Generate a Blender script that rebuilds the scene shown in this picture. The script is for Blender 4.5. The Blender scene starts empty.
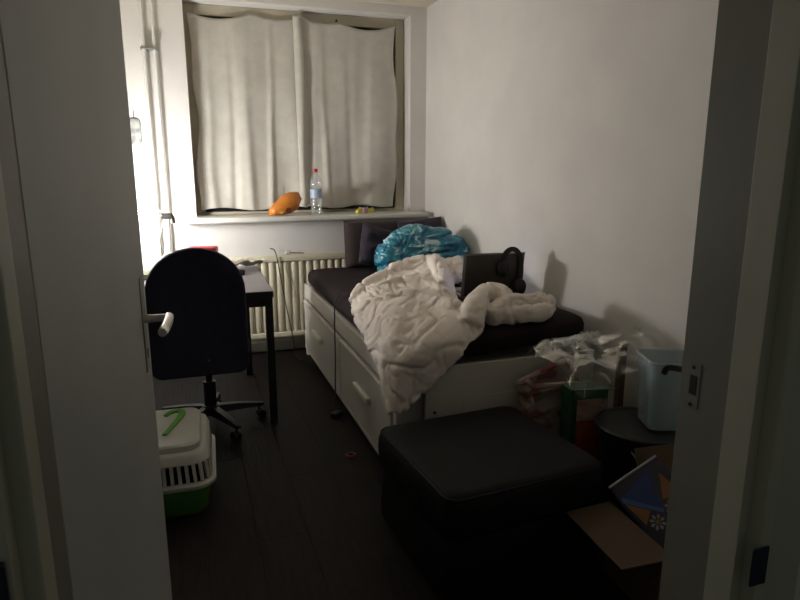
import bpy, bmesh, math, random
from mathutils import Vector, Matrix, noise
random.seed(7)
noise.seed_set(11)
PI = math.pi
SC = bpy.context.scene
COL = SC.collection

# ------------------------------------------------------------------ camera
cd = bpy.data.cameras.new('camera'); cam = bpy.data.objects.new('camera', cd); COL.objects.link(cam)
cd.sensor_fit = 'HORIZONTAL'; cd.sensor_width = 36.0; cd.lens = 36.0 * 620 / 800; cd.clip_start = 0.02
cam.location = (0, 0, 1.40)
cam.rotation_euler = (math.radians(90 - 12.19), 0, math.radians(-18.97))
SC.camera = cam
# ------------------------------------------------------------------ world, exposure
W = bpy.data.worlds.new('world'); SC.world = W; W.use_nodes = True
W.node_tree.nodes['Background'].inputs[0].default_value = (0.96, 1.0, 0.86, 1)
W.node_tree.nodes['Background'].inputs[1].default_value = 0.05
SC.view_settings.view_transform = 'Standard'; SC.view_settings.look = 'None'
SC.view_settings.gamma = 1.0; SC.view_settings.use_curve_mapping = False
SC.view_settings.exposure = 0.0
LAMP_WATTS = 78.0
LAMP_COLOR = (1.0, 0.968, 0.94)

# ------------------------------------------------------------------ materials
MATS = {}
def mat(name, c1, c2=None, rough=0.6, scale=8.0, stretch=(1, 1, 1), bump=0.0, bscale=None, metal=0.0, spec=0.5,
        detail=4.0, lo=0.35, hi=0.65, coat=0.0, sheen=0.0, trans=0.0, alpha=1.0, emit=None, estr=0.0, kind='NOISE'):
    if name in MATS: return MATS[name]
    m = bpy.data.materials.new(name); m.use_nodes = True; MATS[name] = m
    nt = m.node_tree; N = nt.nodes; L = nt.links
    b = N['Principled BSDF']
    c2 = c2 or tuple(min(1, x * 0.85) for x in c1)
    tc = N.new('ShaderNodeTexCoord'); mp = N.new('ShaderNodeMapping'); mp.inputs['Scale'].default_value = stretch
    L.new(tc.outputs['Object'], mp.inputs['Vector'])
    nz = N.new('ShaderNodeTexNoise'); nz.inputs['Scale'].default_value = scale; nz.inputs['Detail'].default_value = detail
    L.new(mp.outputs[0], nz.inputs['Vector'])
    rp = N.new('ShaderNodeValToRGB')
    rp.color_ramp.elements[0].position = lo; rp.color_ramp.elements[0].color = (*c1, 1)
    rp.color_ramp.elements[1].position = hi; rp.color_ramp.elements[1].color = (*c2, 1)
    L.new(nz.outputs['Fac'], rp.inputs['Fac']); L.new(rp.outputs['Color'], b.inputs['Base Color'])
    b.inputs['Roughness'].default_value = rough; b.inputs['Metallic'].default_value = metal
    b.inputs['Specular IOR Level'].default_value = spec
    if coat: b.inputs['Coat Weight'].default_value = coat
    if sheen: b.inputs['Sheen Weight'].default_value = sheen
    if trans: b.inputs['Transmission Weight'].default_value = trans
    b.inputs['Alpha'].default_value = alpha
    if emit: b.inputs['Emission Color'].default_value = (*emit, 1); b.inputs['Emission Strength'].default_value = estr
    if bump:
        n2 = N.new('ShaderNodeTexNoise'); n2.inputs['Scale'].default_value = bscale or scale * 6; n2.inputs['Detail'].default_value = 3
        L.new(mp.outputs[0], n2.inputs['Vector'])
        bp = N.new('ShaderNodeBump'); bp.inputs['Strength'].default_value = bump; bp.inputs['Distance'].default_value = 0.01
        L.new(n2.outputs['Fac'], bp.inputs['Height']); L.new(bp.outputs[0], b.inputs['Normal'])
    return m

def film_mat(name, tint=(0.93, 0.95, 0.93), gloss=0.02, rough=0.10, haze=0.04):
    if name in MATS: return MATS[name]
    m = bpy.data.materials.new(name); m.use_nodes = True; MATS[name] = m
    nt = m.node_tree; N = nt.nodes; L = nt.links; N.clear()
    out = N.new('ShaderNodeOutputMaterial')
    tr = N.new('ShaderNodeBsdfTransparent'); tr.inputs[0].default_value = (*tint, 1)
    gl = N.new('ShaderNodeBsdfGlossy'); gl.inputs['Roughness'].default_value = rough; gl.inputs[0].default_value = (1, 1, 1, 1)
    df = N.new('ShaderNodeBsdfDiffuse'); df.inputs[0].default_value = (*tint, 1)
    fr = N.new('ShaderNodeFresnel'); fr.inputs[0].default_value = 1.5
    ad = N.new('ShaderNodeMath'); ad.operation = 'ADD'; ad.inputs[1].default_value = gloss
    nz = N.new('ShaderNodeTexNoise'); nz.inputs['Scale'].default_value = 25
    bp = N.new('ShaderNodeBump'); bp.inputs['Strength'].default_value = 0.35
    L.new(nz.outputs[0], bp.inputs['Height']); L.new(bp.outputs[0], gl.inputs['Normal'])
    m1 = N.new('ShaderNodeMixShader'); m1.inputs[0].default_value = haze
    L.new(tr.outputs[0], m1.inputs[1]); L.new(df.outputs[0], m1.inputs[2])
    m2 = N.new('ShaderNodeMixShader')
    mu = N.new('ShaderNodeMath'); mu.operation = 'MULTIPLY'; mu.inputs[1].default_value = .35
    L.new(fr.outputs[0], mu.inputs[0]); L.new(mu.outputs[0], ad.inputs[0]); L.new(ad.outputs[0], m2.inputs[0])
    L.new(m1.outputs[0], m2.inputs[1]); L.new(gl.outputs[0], m2.inputs[2]); L.new(m2.outputs[0], out.inputs[0])
    return m

M_wall = mat('painted_plaster', (0.72, 0.70, 0.66), (0.67, 0.65, 0.62), rough=0.75, scale=3, bump=0.12, bscale=60)
M_ceil = mat('ceiling_paint', (0.66, 0.60, 0.48), (0.62, 0.56, 0.45), rough=0.8, scale=3, bump=0.1, bscale=50)
M_trim = mat('white_gloss_paint', (0.66, 0.65, 0.60), (0.60, 0.59, 0.54), rough=0.38, scale=4, bump=0.05, bscale=30)
M_door = mat('door_paint', (0.50, 0.52, 0.51), (0.46, 0.48, 0.47), rough=0.45, scale=3, bump=0.05, bscale=40)
M_stop = mat('door_frame_lit', (0.52, 0.52, 0.42), (0.47, 0.47, 0.38), rough=0.45, scale=3, bump=0.05, bscale=40)  # door frame paint with hall light on stop and casing put into the colour
M_jamb = mat('door_frame_shaded', (0.25, 0.245, 0.205), (0.22, 0.215, 0.18), rough=0.45, scale=3, bump=0.05, bscale=40)  # same frame paint, shade of the jamb face darkened into the colour
M_frame = mat('window_frame_paint', (0.50, 0.45, 0.33), (0.44, 0.40, 0.30), rough=0.5, scale=6)
M_glass = mat('night_glass', (0.010, 0.012, 0.015), (0.014, 0.016, 0.02), rough=0.05, scale=2)
M_dark = mat('dark_gap', (0.012, 0.012, 0.012), rough=0.8)
M_planks = [mat('dark_laminate_%d' % i, a, b, rough=0.55, spec=0.12, scale=5, stretch=(9, 1.0, 1), bump=0.15, bscale=9, lo=0.3, hi=0.7)
            for i, (a, b) in enumerate([((0.010, 0.008, 0.007), (0.018, 0.0145, 0.012)), ((0.009, 0.0075, 0.0065), (0.016, 0.013, 0.011)),
                                        ((0.011, 0.009, 0.008), (0.019, 0.0155, 0.013))])]
M_chrome = mat('chrome', (0.72, 0.70, 0.66), (0.64, 0.62, 0.58), rough=0.22, metal=1.0)
M_black_metal = mat('black_metal', (0.012, 0.012, 0.013), (0.02, 0.02, 0.021), rough=0.45)
M_black_plastic = mat('black_plastic', (0.012, 0.012, 0.014), (0.018, 0.018, 0.02), rough=0.4)
M_blueplate = mat('dark_blue_plate', (0.006, 0.008, 0.030), (0.010, 0.012, 0.042), rough=0.5)

# ------------------------------------------------------------------ geometry helpers
def setp(o, label=None, cat=None, group=None, kind=None):
    if label: o['label'] = label
    if cat: o['category'] = cat
    if group: o['group'] = group
    if kind: o['kind'] = kind
    return o

def root(name, loc, rz=0.0, label=None, cat=None, group=None, kind=None):
    e = bpy.data.objects.new(name, None); COL.objects.link(e)
    e.location = loc; e.rotation_euler = (0, 0, rz); e.empty_display_size = 0.05
    return setp(e, label, cat, group, kind)

def wmat(o):
    m = Matrix.LocRotScale(o.location, o.rotation_euler, o.scale)
    return wmat(o.parent) @ m if o.parent else m

def mesh(name, verts, faces, m, parent=None, smooth=False, world=False, sharp=None):
    """verts are in the parent's frame, or in world space with world=True"""
    if world and parent:
        inv = wmat(parent).inverted(); verts = [inv @ Vector(v) for v in verts]
    me = bpy.data.meshes.new(name); me.from_pydata([tuple(v) for v in verts], [], faces); me.update()
    return link(name, me, m, parent, smooth, sharp)

def link(name, me, m, parent=None, smooth=False, sharp=None):
    ms = m if isinstance(m, (list, tuple)) else [m]
    for x in ms: me.materials.append(x)
    if smooth:
        me.shade_smooth()
        if sharp:
            try: me.set_sharp_from_angle(angle=math.radians(sharp))
            except Exception: pass
    o = bpy.data.objects.new(name, me); COL.objects.link(o)
    if parent: o.parent = parent
    return o

class G:
    """collects shapes into one bmesh"""
    def __init__(s): s.b = bmesh.new()
    def box(s, x0, x1, y0, y1, z0, z1, bev=0.0, seg=2, M=None):
        t = bmesh.new()
        vs = [t.verts.new((x, y, z)) for z in (z0, z1) for x, y in ((x0, y0), (x1, y0), (x1, y1), (x0, y1))]
        for f in ((3, 2, 1, 0), (4, 5, 6, 7), (0, 1, 5, 4), (1, 2, 6, 5), (2, 3, 7, 6), (3, 0, 4, 7)): t.faces.new([vs[i] for i in f])
        if bev: bmesh.ops.bevel(t, geom=t.edges[:], offset=bev, segments=seg, profile=0.5, affect='EDGES')
        s.add(t, M); return s
    def add(s, t, M=None):
        me = bpy.data.meshes.new('tmp'); t.to_mesh(me); t.free()
        if M is not None: me.transform(M)
        s.b.from_mesh(me); bpy.data.meshes.remove(me)
    def tube(s, pts, r, n=10, closed=False, caps=True):
        pts = [Vector(p) for p in pts]; rs = r if isinstance(r, (list, tuple)) else [r] * len(pts)
        rings = []; prev = None
        for i, p in enumerate(pts):
            a = pts[i - 1] if (i or closed) else p; c = pts[(i + 1) % len(pts)] if (i < len(pts) - 1 or closed) else p
            d = (c - a).normalized()
            if prev is None:
                u = d.cross(Vector((0, 0, 1)));
                if u.length < 1e-3: u = d.cross(Vector((1, 0, 0)))
            else: u = prev - d * prev.dot(d)
            u.normalize(); prev = u; w = d.cross(u)
            rings.append([s.b.verts.new(p + (u * math.cos(2 * PI * k / n) + w * math.sin(2 * PI * k / n)) * rs[i]) for k in range(n)])
        m = len(rings)
        for i in range(m if closed else m - 1):
            A, B = rings[i], rings[(i + 1) % m]
            for k in range(n): s.b.faces.new([A[k], A[(k + 1) % n], B[(k + 1) % n], B[k]])
        if caps and not closed: s.b.faces.new(rings[0][::-1]); s.b.faces.new(rings[-1])
        return s
    def lathe(s, prof, n=24, M=None, caps=True):
        t = bmesh.new(); rings = []
        for r, z in prof: rings.append([t.verts.new((r * math.cos(2 * PI * k / n), r * math.sin(2 * PI * k / n), z)) for k in range(n)])
        for A, B in zip(rings, rings[1:]):
            for k in range(n): t.faces.new([A[k], A[(k + 1) % n], B[(k + 1) % n], B[k]])
        if caps: t.faces.new(rings[0][::-1]); t.faces.new(rings[-1])
        s.add(t, M); return s
    def loft(s, rings, caps=True):
        R = [[s.b.verts.new(p) for p in r] for r in rings]; n = len(R[0])
        for A, B in zip(R, R[1:]):
            for k in range(n): s.b.faces.new([A[k], A[(k + 1) % n], B[(k + 1) % n], B[k]])
        if caps: s.b.faces.new(R[0][::-1]); s.b.faces.new(R[-1])
        return s
    def obj(s, name, m, parent=None, smooth=True, sharp=40, world=False):
        bmesh.ops.recalc_face_normals(s.b, faces=s.b.faces[:])
        me = bpy.data.meshes.new(name); s.b.to_mesh(me); s.b.free()
        if world and parent: me.transform(wmat(parent).inverted())
        return link(name, me, m, parent, smooth, sharp)

def rrect(cx, cy, w, d, r, z, n=5):
    out = []
    for (sx, sy, a0) in ((1, 1, 0), (-1, 1, 90), (-1, -1, 180), (1, -1, 270)):
        for k in range(n + 1):
            a = math.radians(a0 + 90 * k / n)
            out.append((cx + sx * (w / 2 - r) + r * math.cos(a), cy + sy * (d / 2 - r) + r * math.sin(a), z))
    return out

def smooth_curve(P, n):
    """Catmull-Rom through the points P, n samples"""
    P = [Vector(p) for p in P]; out = []
    for i in range(n):
        t = i / (n - 1) * (len(P) - 1); k = min(int(t), len(P) - 2); f = t - k
        p0, p1, p2, p3 = P[max(k - 1, 0)], P[k], P[k + 1], P[min(k + 2, len(P) - 1)]
        out.append(0.5 * (2 * p1 + (p2 - p0) * f + (2 * p0 - 5 * p1 + 4 * p2 - p3) * f * f + (3 * p1 - p0 - 3 * p2 + p3) * f ** 3))
    return out

def patch(rows, nu, nv):
    R = [smooth_curve(r, nu) for r in rows]
    C = [smooth_curve([r[i] for r in R], nv) for i in range(nu)]
    return [[C[i][j] for i in range(nu)] for j in range(nv)]

def grid_faces(nu, nv, off=0):
    return [(off + j * nu + i, off + j * nu + i + 1, off + (j + 1) * nu + i + 1, off + (j + 1) * nu + i) for j in range(nv - 1) for i in range(nu - 1)]

def sheet_normals(g):
    nv, nu = len(g), len(g[0]); out = []
    for j in range(nv):
        r = []
        for i in range(nu):
            a = g[j][min(i + 1, nu - 1)] - g[j][max(i - 1, 0)]; b = g[min(j + 1, nv - 1)][i] - g[max(j - 1, 0)][i]
            n = a.cross(b); r.append(n.normalized() if n.length > 1e-9 else Vector((0, 0, 1)))
        out.append(r)
    return out

def remeshed(name, gsrc, m, parent=None, voxel=0.012, smooth=4, disp=None, world=True):
    """voxel-unites the shapes in gsrc and pushes the surface by disp(co, normal)"""
    bmesh.ops.recalc_face_normals(gsrc.b, faces=gsrc.b.faces[:])
    me = bpy.data.meshes.new(name + '_src'); gsrc.b.to_mesh(me); gsrc.b.free()
    t = bpy.data.objects.new(name + '_src', me); COL.objects.link(t)
    r = t.modifiers.new('r', 'REMESH'); r.mode = 'VOXEL'; r.voxel_size = voxel
    if smooth:
        s = t.modifiers.new('s', 'SMOOTH'); s.iterations = smooth; s.factor = 0.5
    dg = bpy.context.evaluated_depsgraph_get(); dg.update()
    nm = bpy.data.meshes.new_from_object(t.evaluated_get(dg))
    bpy.data.objects.remove(t); bpy.data.meshes.remove(me)
    nm.name = name
    if disp:
        ns = [v.normal.copy() for v in nm.vertices]
        for v, n in zip(nm.vertices, ns): v.co = v.co + n * disp(v.co, n)
    nm.update()
    if world and parent: nm.transform(wmat(parent).inverted())
    nm.materials.clear()
    return link(name, nm, m, parent, True)

def copy_tree(o, parent=None):
    c = o.copy(); COL.objects.link(c); c.parent = parent
    for ch in list(o.children): copy_tree(ch, c)
    return c

def stroke(pts, w, th, up=Vector((0, 0, 1))):
    """flat ribbon of width w and thickness th along pts"""
    pts = [Vector(p) for p in pts]; V = []; F = []
    for i, p in enumerate(pts):
        d = (pts[min(i + 1, len(pts) - 1)] - pts[max(i - 1, 0)]).normalized(); s = d.cross(up).normalized()
        ww = w[i] if isinstance(w, (list, tuple)) else w
        V += [p - s * ww / 2, p + s * ww / 2, p + s * ww / 2 + up * th, p - s * ww / 2 + up * th]
    for i in range(len(pts) - 1):
        a, b = 4 * i, 4 * i + 4
        for k in range(4): F.append((a + k, a + (k + 1) % 4, b + (k + 1) % 4, b + k))
    F.append((0, 1, 2, 3)); n = 4 * (len(pts) - 1); F.append((n + 3, n + 2, n + 1, n))
    return V, F

# ================================================================== ROOM
YB = 4.70          # back wall
YF = 0.71          # room side of the doorway wall
YH = 0.575         # hall side of the doorway wall
XL = -0.56
ZC = 2.57
SK = math.tan(math.radians(1.5))
def xr(y): return 1.83 + (YB - y) * SK      # the right wall runs slightly askew
HX0, HX1, HZ0, HZ1 = 0.075, 1.70, 1.045, 2.505   # window opening
WD = 0.25

# floor with planks
floor = G().box(XL - 0.1, 2.35, -0.9, YB + 0.1, -0.06, -0.012).obj('floor', M_dark, None, False); setp(floor, kind='structure')
x = XL - 0.02; k = 0
while x < 2.28:
    y = -0.9 + (k * 0.47) % 1.2 - 1.2
    while y < YB + 0.02:
        y0, y1 = max(y, -0.9), min(y + 1.2, YB + 0.05)
        if y1 - y0 > 0.02:
            p = G().box(x + 0.0004, x + 0.1896, y0 + 0.0004, y1 - 0.0004, -0.012, 0.0, 0.0008, 1).obj('plank', random.choice(M_planks), floor, False)
        y += 1.2
    x += 0.19; k += 1

ceil = G().box(XL - 0.1, 2.4, YH - 0.02, YB + 0.3, ZC, ZC + 0.1).obj('ceiling', M_ceil, None, False); setp(ceil, kind='structure')
g = G()
g.box(XL - 0.1, HX0, YB, YB + WD, -0.05, ZC); g.box(HX1, 2.0, YB, YB + WD, -0.05, ZC)
g.box(HX0, HX1, YB, YB + WD, -0.05, HZ0); g.box(HX0, HX1, YB, YB + WD, HZ1, ZC)
setp(g.obj('wall_back', M_wall, None, False), kind='structure')
V = [(xr(YB + .02), YB + .02, -.05), (xr(YF - .1), YF - .1, -.05), (xr(YF - .1) + .12, YF - .1, -.05), (xr(YB + .02) + .12, YB + .02, -.05)]
V = V + [(a, b, ZC) for a, b, c in V]
setp(mesh('wall_right', V, [(0, 1, 2, 3), (7, 6, 5, 4), (0, 4, 5, 1), (1, 5, 6, 2), (2, 6, 7, 3), (3, 7, 4, 0)], M_wall), kind='structure')
setp(G().box(XL - .12, XL, YF - .1, YB + .02, -.05, ZC).obj('wall_left', M_wall, None, False), kind='structure')
DX0, DX1, DZ = -0.20, 0.745, 2.16       # rough opening of the doorway
g = G(); g.box(XL - .12, DX0, YH, YF, -.05, ZC); g.box(DX1, 2.4, YH, YF, -.05, ZC); g.box(DX0, DX1, YH, YF, DZ, ZC)
setp(g.obj('wall_front', M_wall, None, False), kind='structure')
# skirting boards
setp(G().box(XL, xr(YB) , YB - .015, YB, 0, .075, .004).obj('baseboard_back', M_trim, None, False), kind='structure')
setp(G().box(XL, XL + .015, YF, YB - .015, 0, .075, .004).obj('baseboard_left', M_trim, None, False), kind='structure')
V = []
for z in (0, .075):
    V += [(xr(YB - .015), YB - .015, z), (xr(YF), YF, z), (xr(YF) - .015, YF, z), (xr(YB - .015) - .015, YB - .015, z)]
setp(mesh('baseboard_right', V, [(0, 1, 2, 3), (7, 6, 5, 4), (0, 4, 5, 1), (1, 5, 6, 2), (2, 6, 7, 3), (3, 7, 4, 0)], M_trim), kind='structure')

# ---- window: frame, mullion, panes, sill
wr = root('window_1', ((HX0 + HX1) / 2, YB + .19, HZ0), kind='structure')
def wbox(n, m, x0, x1, y0, y1, z0, z1, bev=.004): return G().box(x0, x1, y0, y1, z0, z1, bev, 2).obj(n, m, wr, False, None, True)
fy0, fy1 = YB + .15, YB + .22
wbox('frame_stile', M_frame, HX0, HX0 + .07, fy0, fy1, HZ0, HZ1); wbox('frame_stile', M_frame, HX1 - .07, HX1, fy0, fy1, HZ0, HZ1)
wbox('frame_rail', M_frame, HX0 + .07, HX1 - .07, fy0, fy1, HZ1 - .075, HZ1); wbox('frame_rail', M_frame, HX0 + .07, HX1 - .07, fy0, fy1, HZ0, HZ0 + .02)
wbox('mullion', M_frame, .66, .73, fy0, fy1, HZ0 + .02, HZ1 - .075)
wbox('pane', M_glass, HX0 + .07, .66, YB + .185, YB + .195, HZ0 + .02, HZ1 - .075, 0); wbox('pane', M_glass, .73, HX1 - .07, YB + .185, YB + .195, HZ0 + .02, HZ1 - .075, 0)
setp(G().box(-.085, 1.79, YB - .19, YB + .15, 1.008, 1.046, .010, 3).obj('window_sill', M_trim, None), 'wide white painted window sill board under the covered window', 'window sill', kind='structure')

# ---- doorway: frame with rabbet, stop, casing, strike plate
df = root('trim_2', (.27, .64, 0), kind='structure')
def dbox(n, m, x0, x1, y0, y1, z0, z1, bev=.003): return G().box(x0, x1, y0, y1, z0, z1, bev, 2).obj(n, m, df, False, None, True)
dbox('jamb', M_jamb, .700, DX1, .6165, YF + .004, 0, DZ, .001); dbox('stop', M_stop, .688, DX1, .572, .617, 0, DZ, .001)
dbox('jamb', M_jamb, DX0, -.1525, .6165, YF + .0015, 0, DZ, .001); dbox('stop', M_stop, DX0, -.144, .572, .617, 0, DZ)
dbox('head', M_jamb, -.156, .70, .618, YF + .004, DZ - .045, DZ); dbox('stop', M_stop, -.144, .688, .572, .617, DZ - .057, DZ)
dbox('casing', M_stop, .704, .722, .548, .574, 0, DZ + .01); dbox('casing', M_stop, .7225, .80, .560, .574, 0, DZ + .07)
dbox('casing', M_stop, -.178, -.160, .548, .574, 0, DZ + .01); dbox('casing', M_stop, -.256, -.1785, .560, .574, 0, DZ + .07)
dbox('casing', M_stop, -.178, .722, .548, .574, DZ + .0105, DZ + .03)
sp = dbox('strike_plate', M_jamb, .6985, .7005, .676, .702, 1.045, 1.115, .0008)
G().box(.6975, .6992, .681, .694, 1.066, 1.096, .0005).obj('latch_hole', M_black_metal, sp, False, None, True)
for zz in (1.050, 1.108): G().lathe([(.0, -.001), (.003, -.001), (.003, .001), (0, .001)], 10, Matrix.Translation((.6982, .689, zz)) @ Matrix.Rotation(PI / 2, 4, 'Y'), False).obj('screw', M_black_metal, sp, False, None, True)
dbox('latch_plate', M_blueplate, .688, .7155, .5445, .5475, .842, .898, .0008)
dbox('latch_plate', M_blueplate, -.172, -.164, .540, .5475, .93, 1.075, .002)
# light switch on the hall side of the wall
ls = root('light_switch', (.86, YH, 1.18), 0, 'rounded light switch on the hall wall right of the doorway', 'light switch')
G().box(.765 + .0, .85, YH - .013, YH - .0005, 1.135, 1.225, .010, 3).obj('cover_plate', M_trim, ls, True, 40, True)
G().box(.785, .832, YH - .019, YH - .0125, 1.150, 1.21, .003, 2).obj('rocker', M_trim, ls, True, 40, True)

# ---- door leaf, open into the room
ang = math.atan2(1.49 - .712, -.099 + .152)
dr = root('door_1', (-.152, .712, 0), ang, kind='structure')
G().box(0, .785, 0, .04, .008, 2.11, .002, 1).obj('door_leaf', M_door, dr, False)
for z in (.22, 1.85):
    G().tube([(0.0, -.004, z), (0.0, -.004, z + .085)], .006, 10).obj('hinge', M_chrome, dr)
bk = G().box(.700, .742, -.003, 0, .955, 1.165, .001, 1).obj('handle_plate', mat('dull_plate', (.40, .39, .36), rough=.5, metal=.3), dr)
G().tube([(.721, -.003, 1.072), (.721, -.050, 1.072)], .0095, 12).obj('handle_neck', M_chrome, bk)
G().tube(smooth_curve([(.728, -.052, 1.072), (.69, -.054, 1.072), (.64, -.053, 1.070), (.605, -.050, 1.068)], 10), [.0105] * 9 + [.009], 12).obj('lever', M_chrome, bk)
G().box(.716, .726, -.0045, -.003, .985, 1.005, .0004).obj('keyhole', M_black_metal, bk)
G().box(.7845, .7862, .008, .032, .98, 1.16, .0005).obj('lock_faceplate', M_chrome, dr)

# ---- heating pipes in the corner
for i, xx in enumerate((-.185, -.118)):
    setp(G().tube([(xx, YB - .045, 0), (xx, YB - .045, ZC)], .014 if i == 0 else .011, 12).obj('heating_pipe', M_trim),
         ['thicker white heating pipe, left one of the pair beside the window', 'thinner white heating pipe, right one of the pair nearest the window'][i], 'pipe', 'heating pipes in the corner')
pb = root('pipe_bracket', (-.15, YB, 2.16), 0, 'small grey bracket clamping both heating pipes to the wall', 'bracket')
g = G(); g.box(-.207, -.098, YB - .064, YB - .0, 2.153, 2.166, .002); g.obj('clamp', mat('grey_bracket', (.16, .16, .16), (.2, .2, .2), rough=.5), pb, False, None, True)

# ================================================================== CURTAINS (two pinned sheets)
M_cloth = mat('thin_curtain_cloth', (0.54, 0.52, 0.46), (0.49, 0.47, 0.42), rough=0.9, scale=14, bump=0.15, bscale=300, sheen=.1)
def curtain(name, x0, x1, pins, zb, seed, yoff, label, pleats, lean=0.0):
    """pins: (u, z) points where the cloth is fixed at the top, sagging in between"""
    nu, nv = 90, 70; V = []
    for j in range(nv):
        v = j / (nv - 1)                                  # 0 top .. 1 bottom
        for i in range(nu):
            u = i / (nu - 1)
            for (ua, za), (ub, zb2) in zip(pins, pins[1:]):
                if ua <= u <= ub:
                    f = (u - ua) / (ub - ua); zt = za + (zb2 - za) * f - 0.17 * (ub - ua) * 4 * f * (1 - f) * 0.45
            z = zt + (zb(u) - zt) * v
            amp = 0.003 + 0.022 * v * v * (3 - 2 * v)
            xx = x0 + (x1 - x0) * u
            fold = math.sin(u * 13 + seed + .8 * math.sin(v * 2.1 + seed)) * .55 + math.sin(u * 6.0 + seed * .7) * .5
            fold += 1.3 * noise.noise(Vector((u * 5 + seed, v * 1.3, seed)))
            for (uc, wd, am, top_) in pleats:
                uu = uc + .02 * math.sin(v * 3 + uc * 20)
                fold += am * math.exp(-((u - uu) / wd) ** 2) * (top_ + (1 - top_) * v) / max(.2, v)
            yy = YB + .125 + yoff - amp * fold
            # the free edges wander a little
            xx += (0.012 * math.sin(v * 7 + seed) + 0.010 * math.sin(v * 15 + 2 * seed)) * (u ** 6 - (1 - u) ** 6) + lean * v * (u - .5)
            yy += .012 * noise.noise(Vector((xx * 5, z * 5, seed + 3)))
            V.append((xx, yy, z))
    o = mesh(name, V, grid_faces(nu, nv), M_cloth, None, True)
    s = o.modifiers.new('thick', 'SOLIDIFY'); s.thickness = .003
    return setp(o, label, 'curtain', 'cloth sheets hung over the window')
curtain('curtain', .115, .885, [(0, 2.445), (.54, 2.462), (.57, 2.462), (1, 2.47)], lambda u: 1.085 + .012 * math.sin(u * 9), 1.3, 0.006,
        'left off-white cloth sheet with sagging top edge pinned over the window',
        [(.14, .04, .7, 0), (.33, .035, -1.0, .05), (.48, .04, .6, 0), (.69, .03, .8, .25)])
curtain('curtain', .865, 1.615, [(0, 2.475), (.42, 2.44), (1, 2.45)], lambda u: 1.088 + .010 * math.sin(u * 11 + 1), 4.2, -.020,
        'right off-white cloth sheet, plainer, hung over the window towards the bed corner',
        [(.10, .04, -.8, .3), (.24, .03, .6, .1), (.52, .04, -.5, 0), (.72, .04, .5, 0)])
# raised hem fold where the two sheets meet
V = []; nu, nv = 14, 60
for j in range(nv):
    v = j / (nv - 1)
    for i in range(nu):
        u = i / (nu - 1)
        V.append((.83 + .055 * u + .012 * math.sin(v * 6) * u + .012 * v, YB + .098 - .016 * math.sin(u * PI) * (1 - .3 * v) - .010 * v - .012 * u, 2.472 - v * 1.36 - .015 * math.sin(u * PI)))
fo = mesh('hem_fold', V, grid_faces(nu, nv), M_cloth, bpy.data.objects['curtain'], True)
s = fo.modifiers.new('thick', 'SOLIDIFY'); s.thickness = .003
setp(G().tube([(1.15, YB + .118, 2.447), (1.15, YB + .085, 2.447)], [.004, .009], 10).obj('push_pin', M_black_plastic), 'dark push pin holding the top edge of the curtain', 'pin')

# ================================================================== RADIATOR
M_rad = mat('cream_radiator_enamel', (.62, .57, .43), (.56, .52, .39), rough=.4, scale=5)
rd = root('radiator', (.80, YB - .06, .1), 0, 'cream panel radiator with vertical ridges below the window', 'radiator')
RX0, RX1, RZ0, RZ1, RY = .20, 1.60, .13, .755, YB - .115
g = G(); g.box(RX0, RX1, RY, RY + .018, RZ0, RZ1, .004); g.box(RX0, RX1, RY - .022, RY - .0005, RZ1 - .045, RZ1 - .005, .008); g.box(RX0, RX1, RY - .022, RY - .0005, RZ0 + .005, RZ0 + .045, .008)
g.obj('panel', M_rad, rd, True, 40, True)
n = int((RX1 - RX0 - .04) / .055)
fin0 = None
for i in range(n):
    cx = RX0 + .045 + i * .055
    if fin0 is None:
        ring = lambda z, s: [(s * a, b * s if b > 0 else b * s, z) for a, b in ((-.026, 0), (-.019, -.013), (-.009, -.019), (.009, -.019), (.019, -.013), (.026, 0))]
        gg = G(); gg.loft([ring(RZ0 + .047 - .1, .7), ring(RZ0 + .08 - .1, 1), ring(RZ1 - .08 - .1, 1), ring(RZ1 - .047 - .1, .7)])
        fin0 = gg.obj('ridge', M_rad, rd, True, 60); fin0.location = (cx - .80, RY - (YB - .06), 0)
    else:
        c = fin0.copy(); COL.objects.link(c); c.parent = rd; c.location = (cx - .80, RY - (YB - .06), 0)
for xx in (.35, 1.35): G().box(xx, xx + .03, RY + .018, YB - .0005, .3, .6, .003).obj('wall_bracket', M_rad, rd, False, None, True)
G().tube([(RX0 + .03, RY, .15), (RX0 + .03, RY, 0)], .009, 10).obj('feed_pipe', M_rad, rd, True, 40, True)

# ================================================================== BED
bed = root('day_bed', (.80, 2.38, 0), 0, 'white day bed with two deep drawers along its side', 'bed')
BL, BW, BH = 2.15, 1.00, .545
M_bed = mat('white_foil_board', (.60, .58, .52), (.55, .53, .48), rough=.45, scale=4)
M_bedh = mat('cream_handle', (.74, .72, .62), (.70, .68, .58), rough=.35)
def bb(n, x0, x1, y0, y1, z0, z1, bev=.004, m=None, p=None): return G().box(x0, x1, y0, y1, z0, z1, bev, 2).obj(n, m or M_bed, p or bed, False)
bb('foot_panel', .135, BW, 0, .022, .0, BH)                      # end board
bb('foot_board', .32, BW - .03, -.005, -.0004, .06, .392, .001)
bb('corner_post', 0, .0215, 0, .045, 0, BH); bb('corner_post', 0, .0215, BL - .045, BL, 0, BH)
bb('foot_rail', .022, .1345, 0.002, .022, .49, BH)
bb('head_panel', .022, BW, BL - .022, BL, 0, BH)
bb('back_panel', BW - .022, BW, .0225, BL - .0225, 0, BH)
bb('side_rail', 0, .03, .0455, BL - .0455, .445, BH); bb('plinth', .02, .04, .0455, BL - .0455, 0, .06)
YS = .99
bb('divider', .004, .03, YS - .008, YS + .008, .061, .444)
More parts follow.
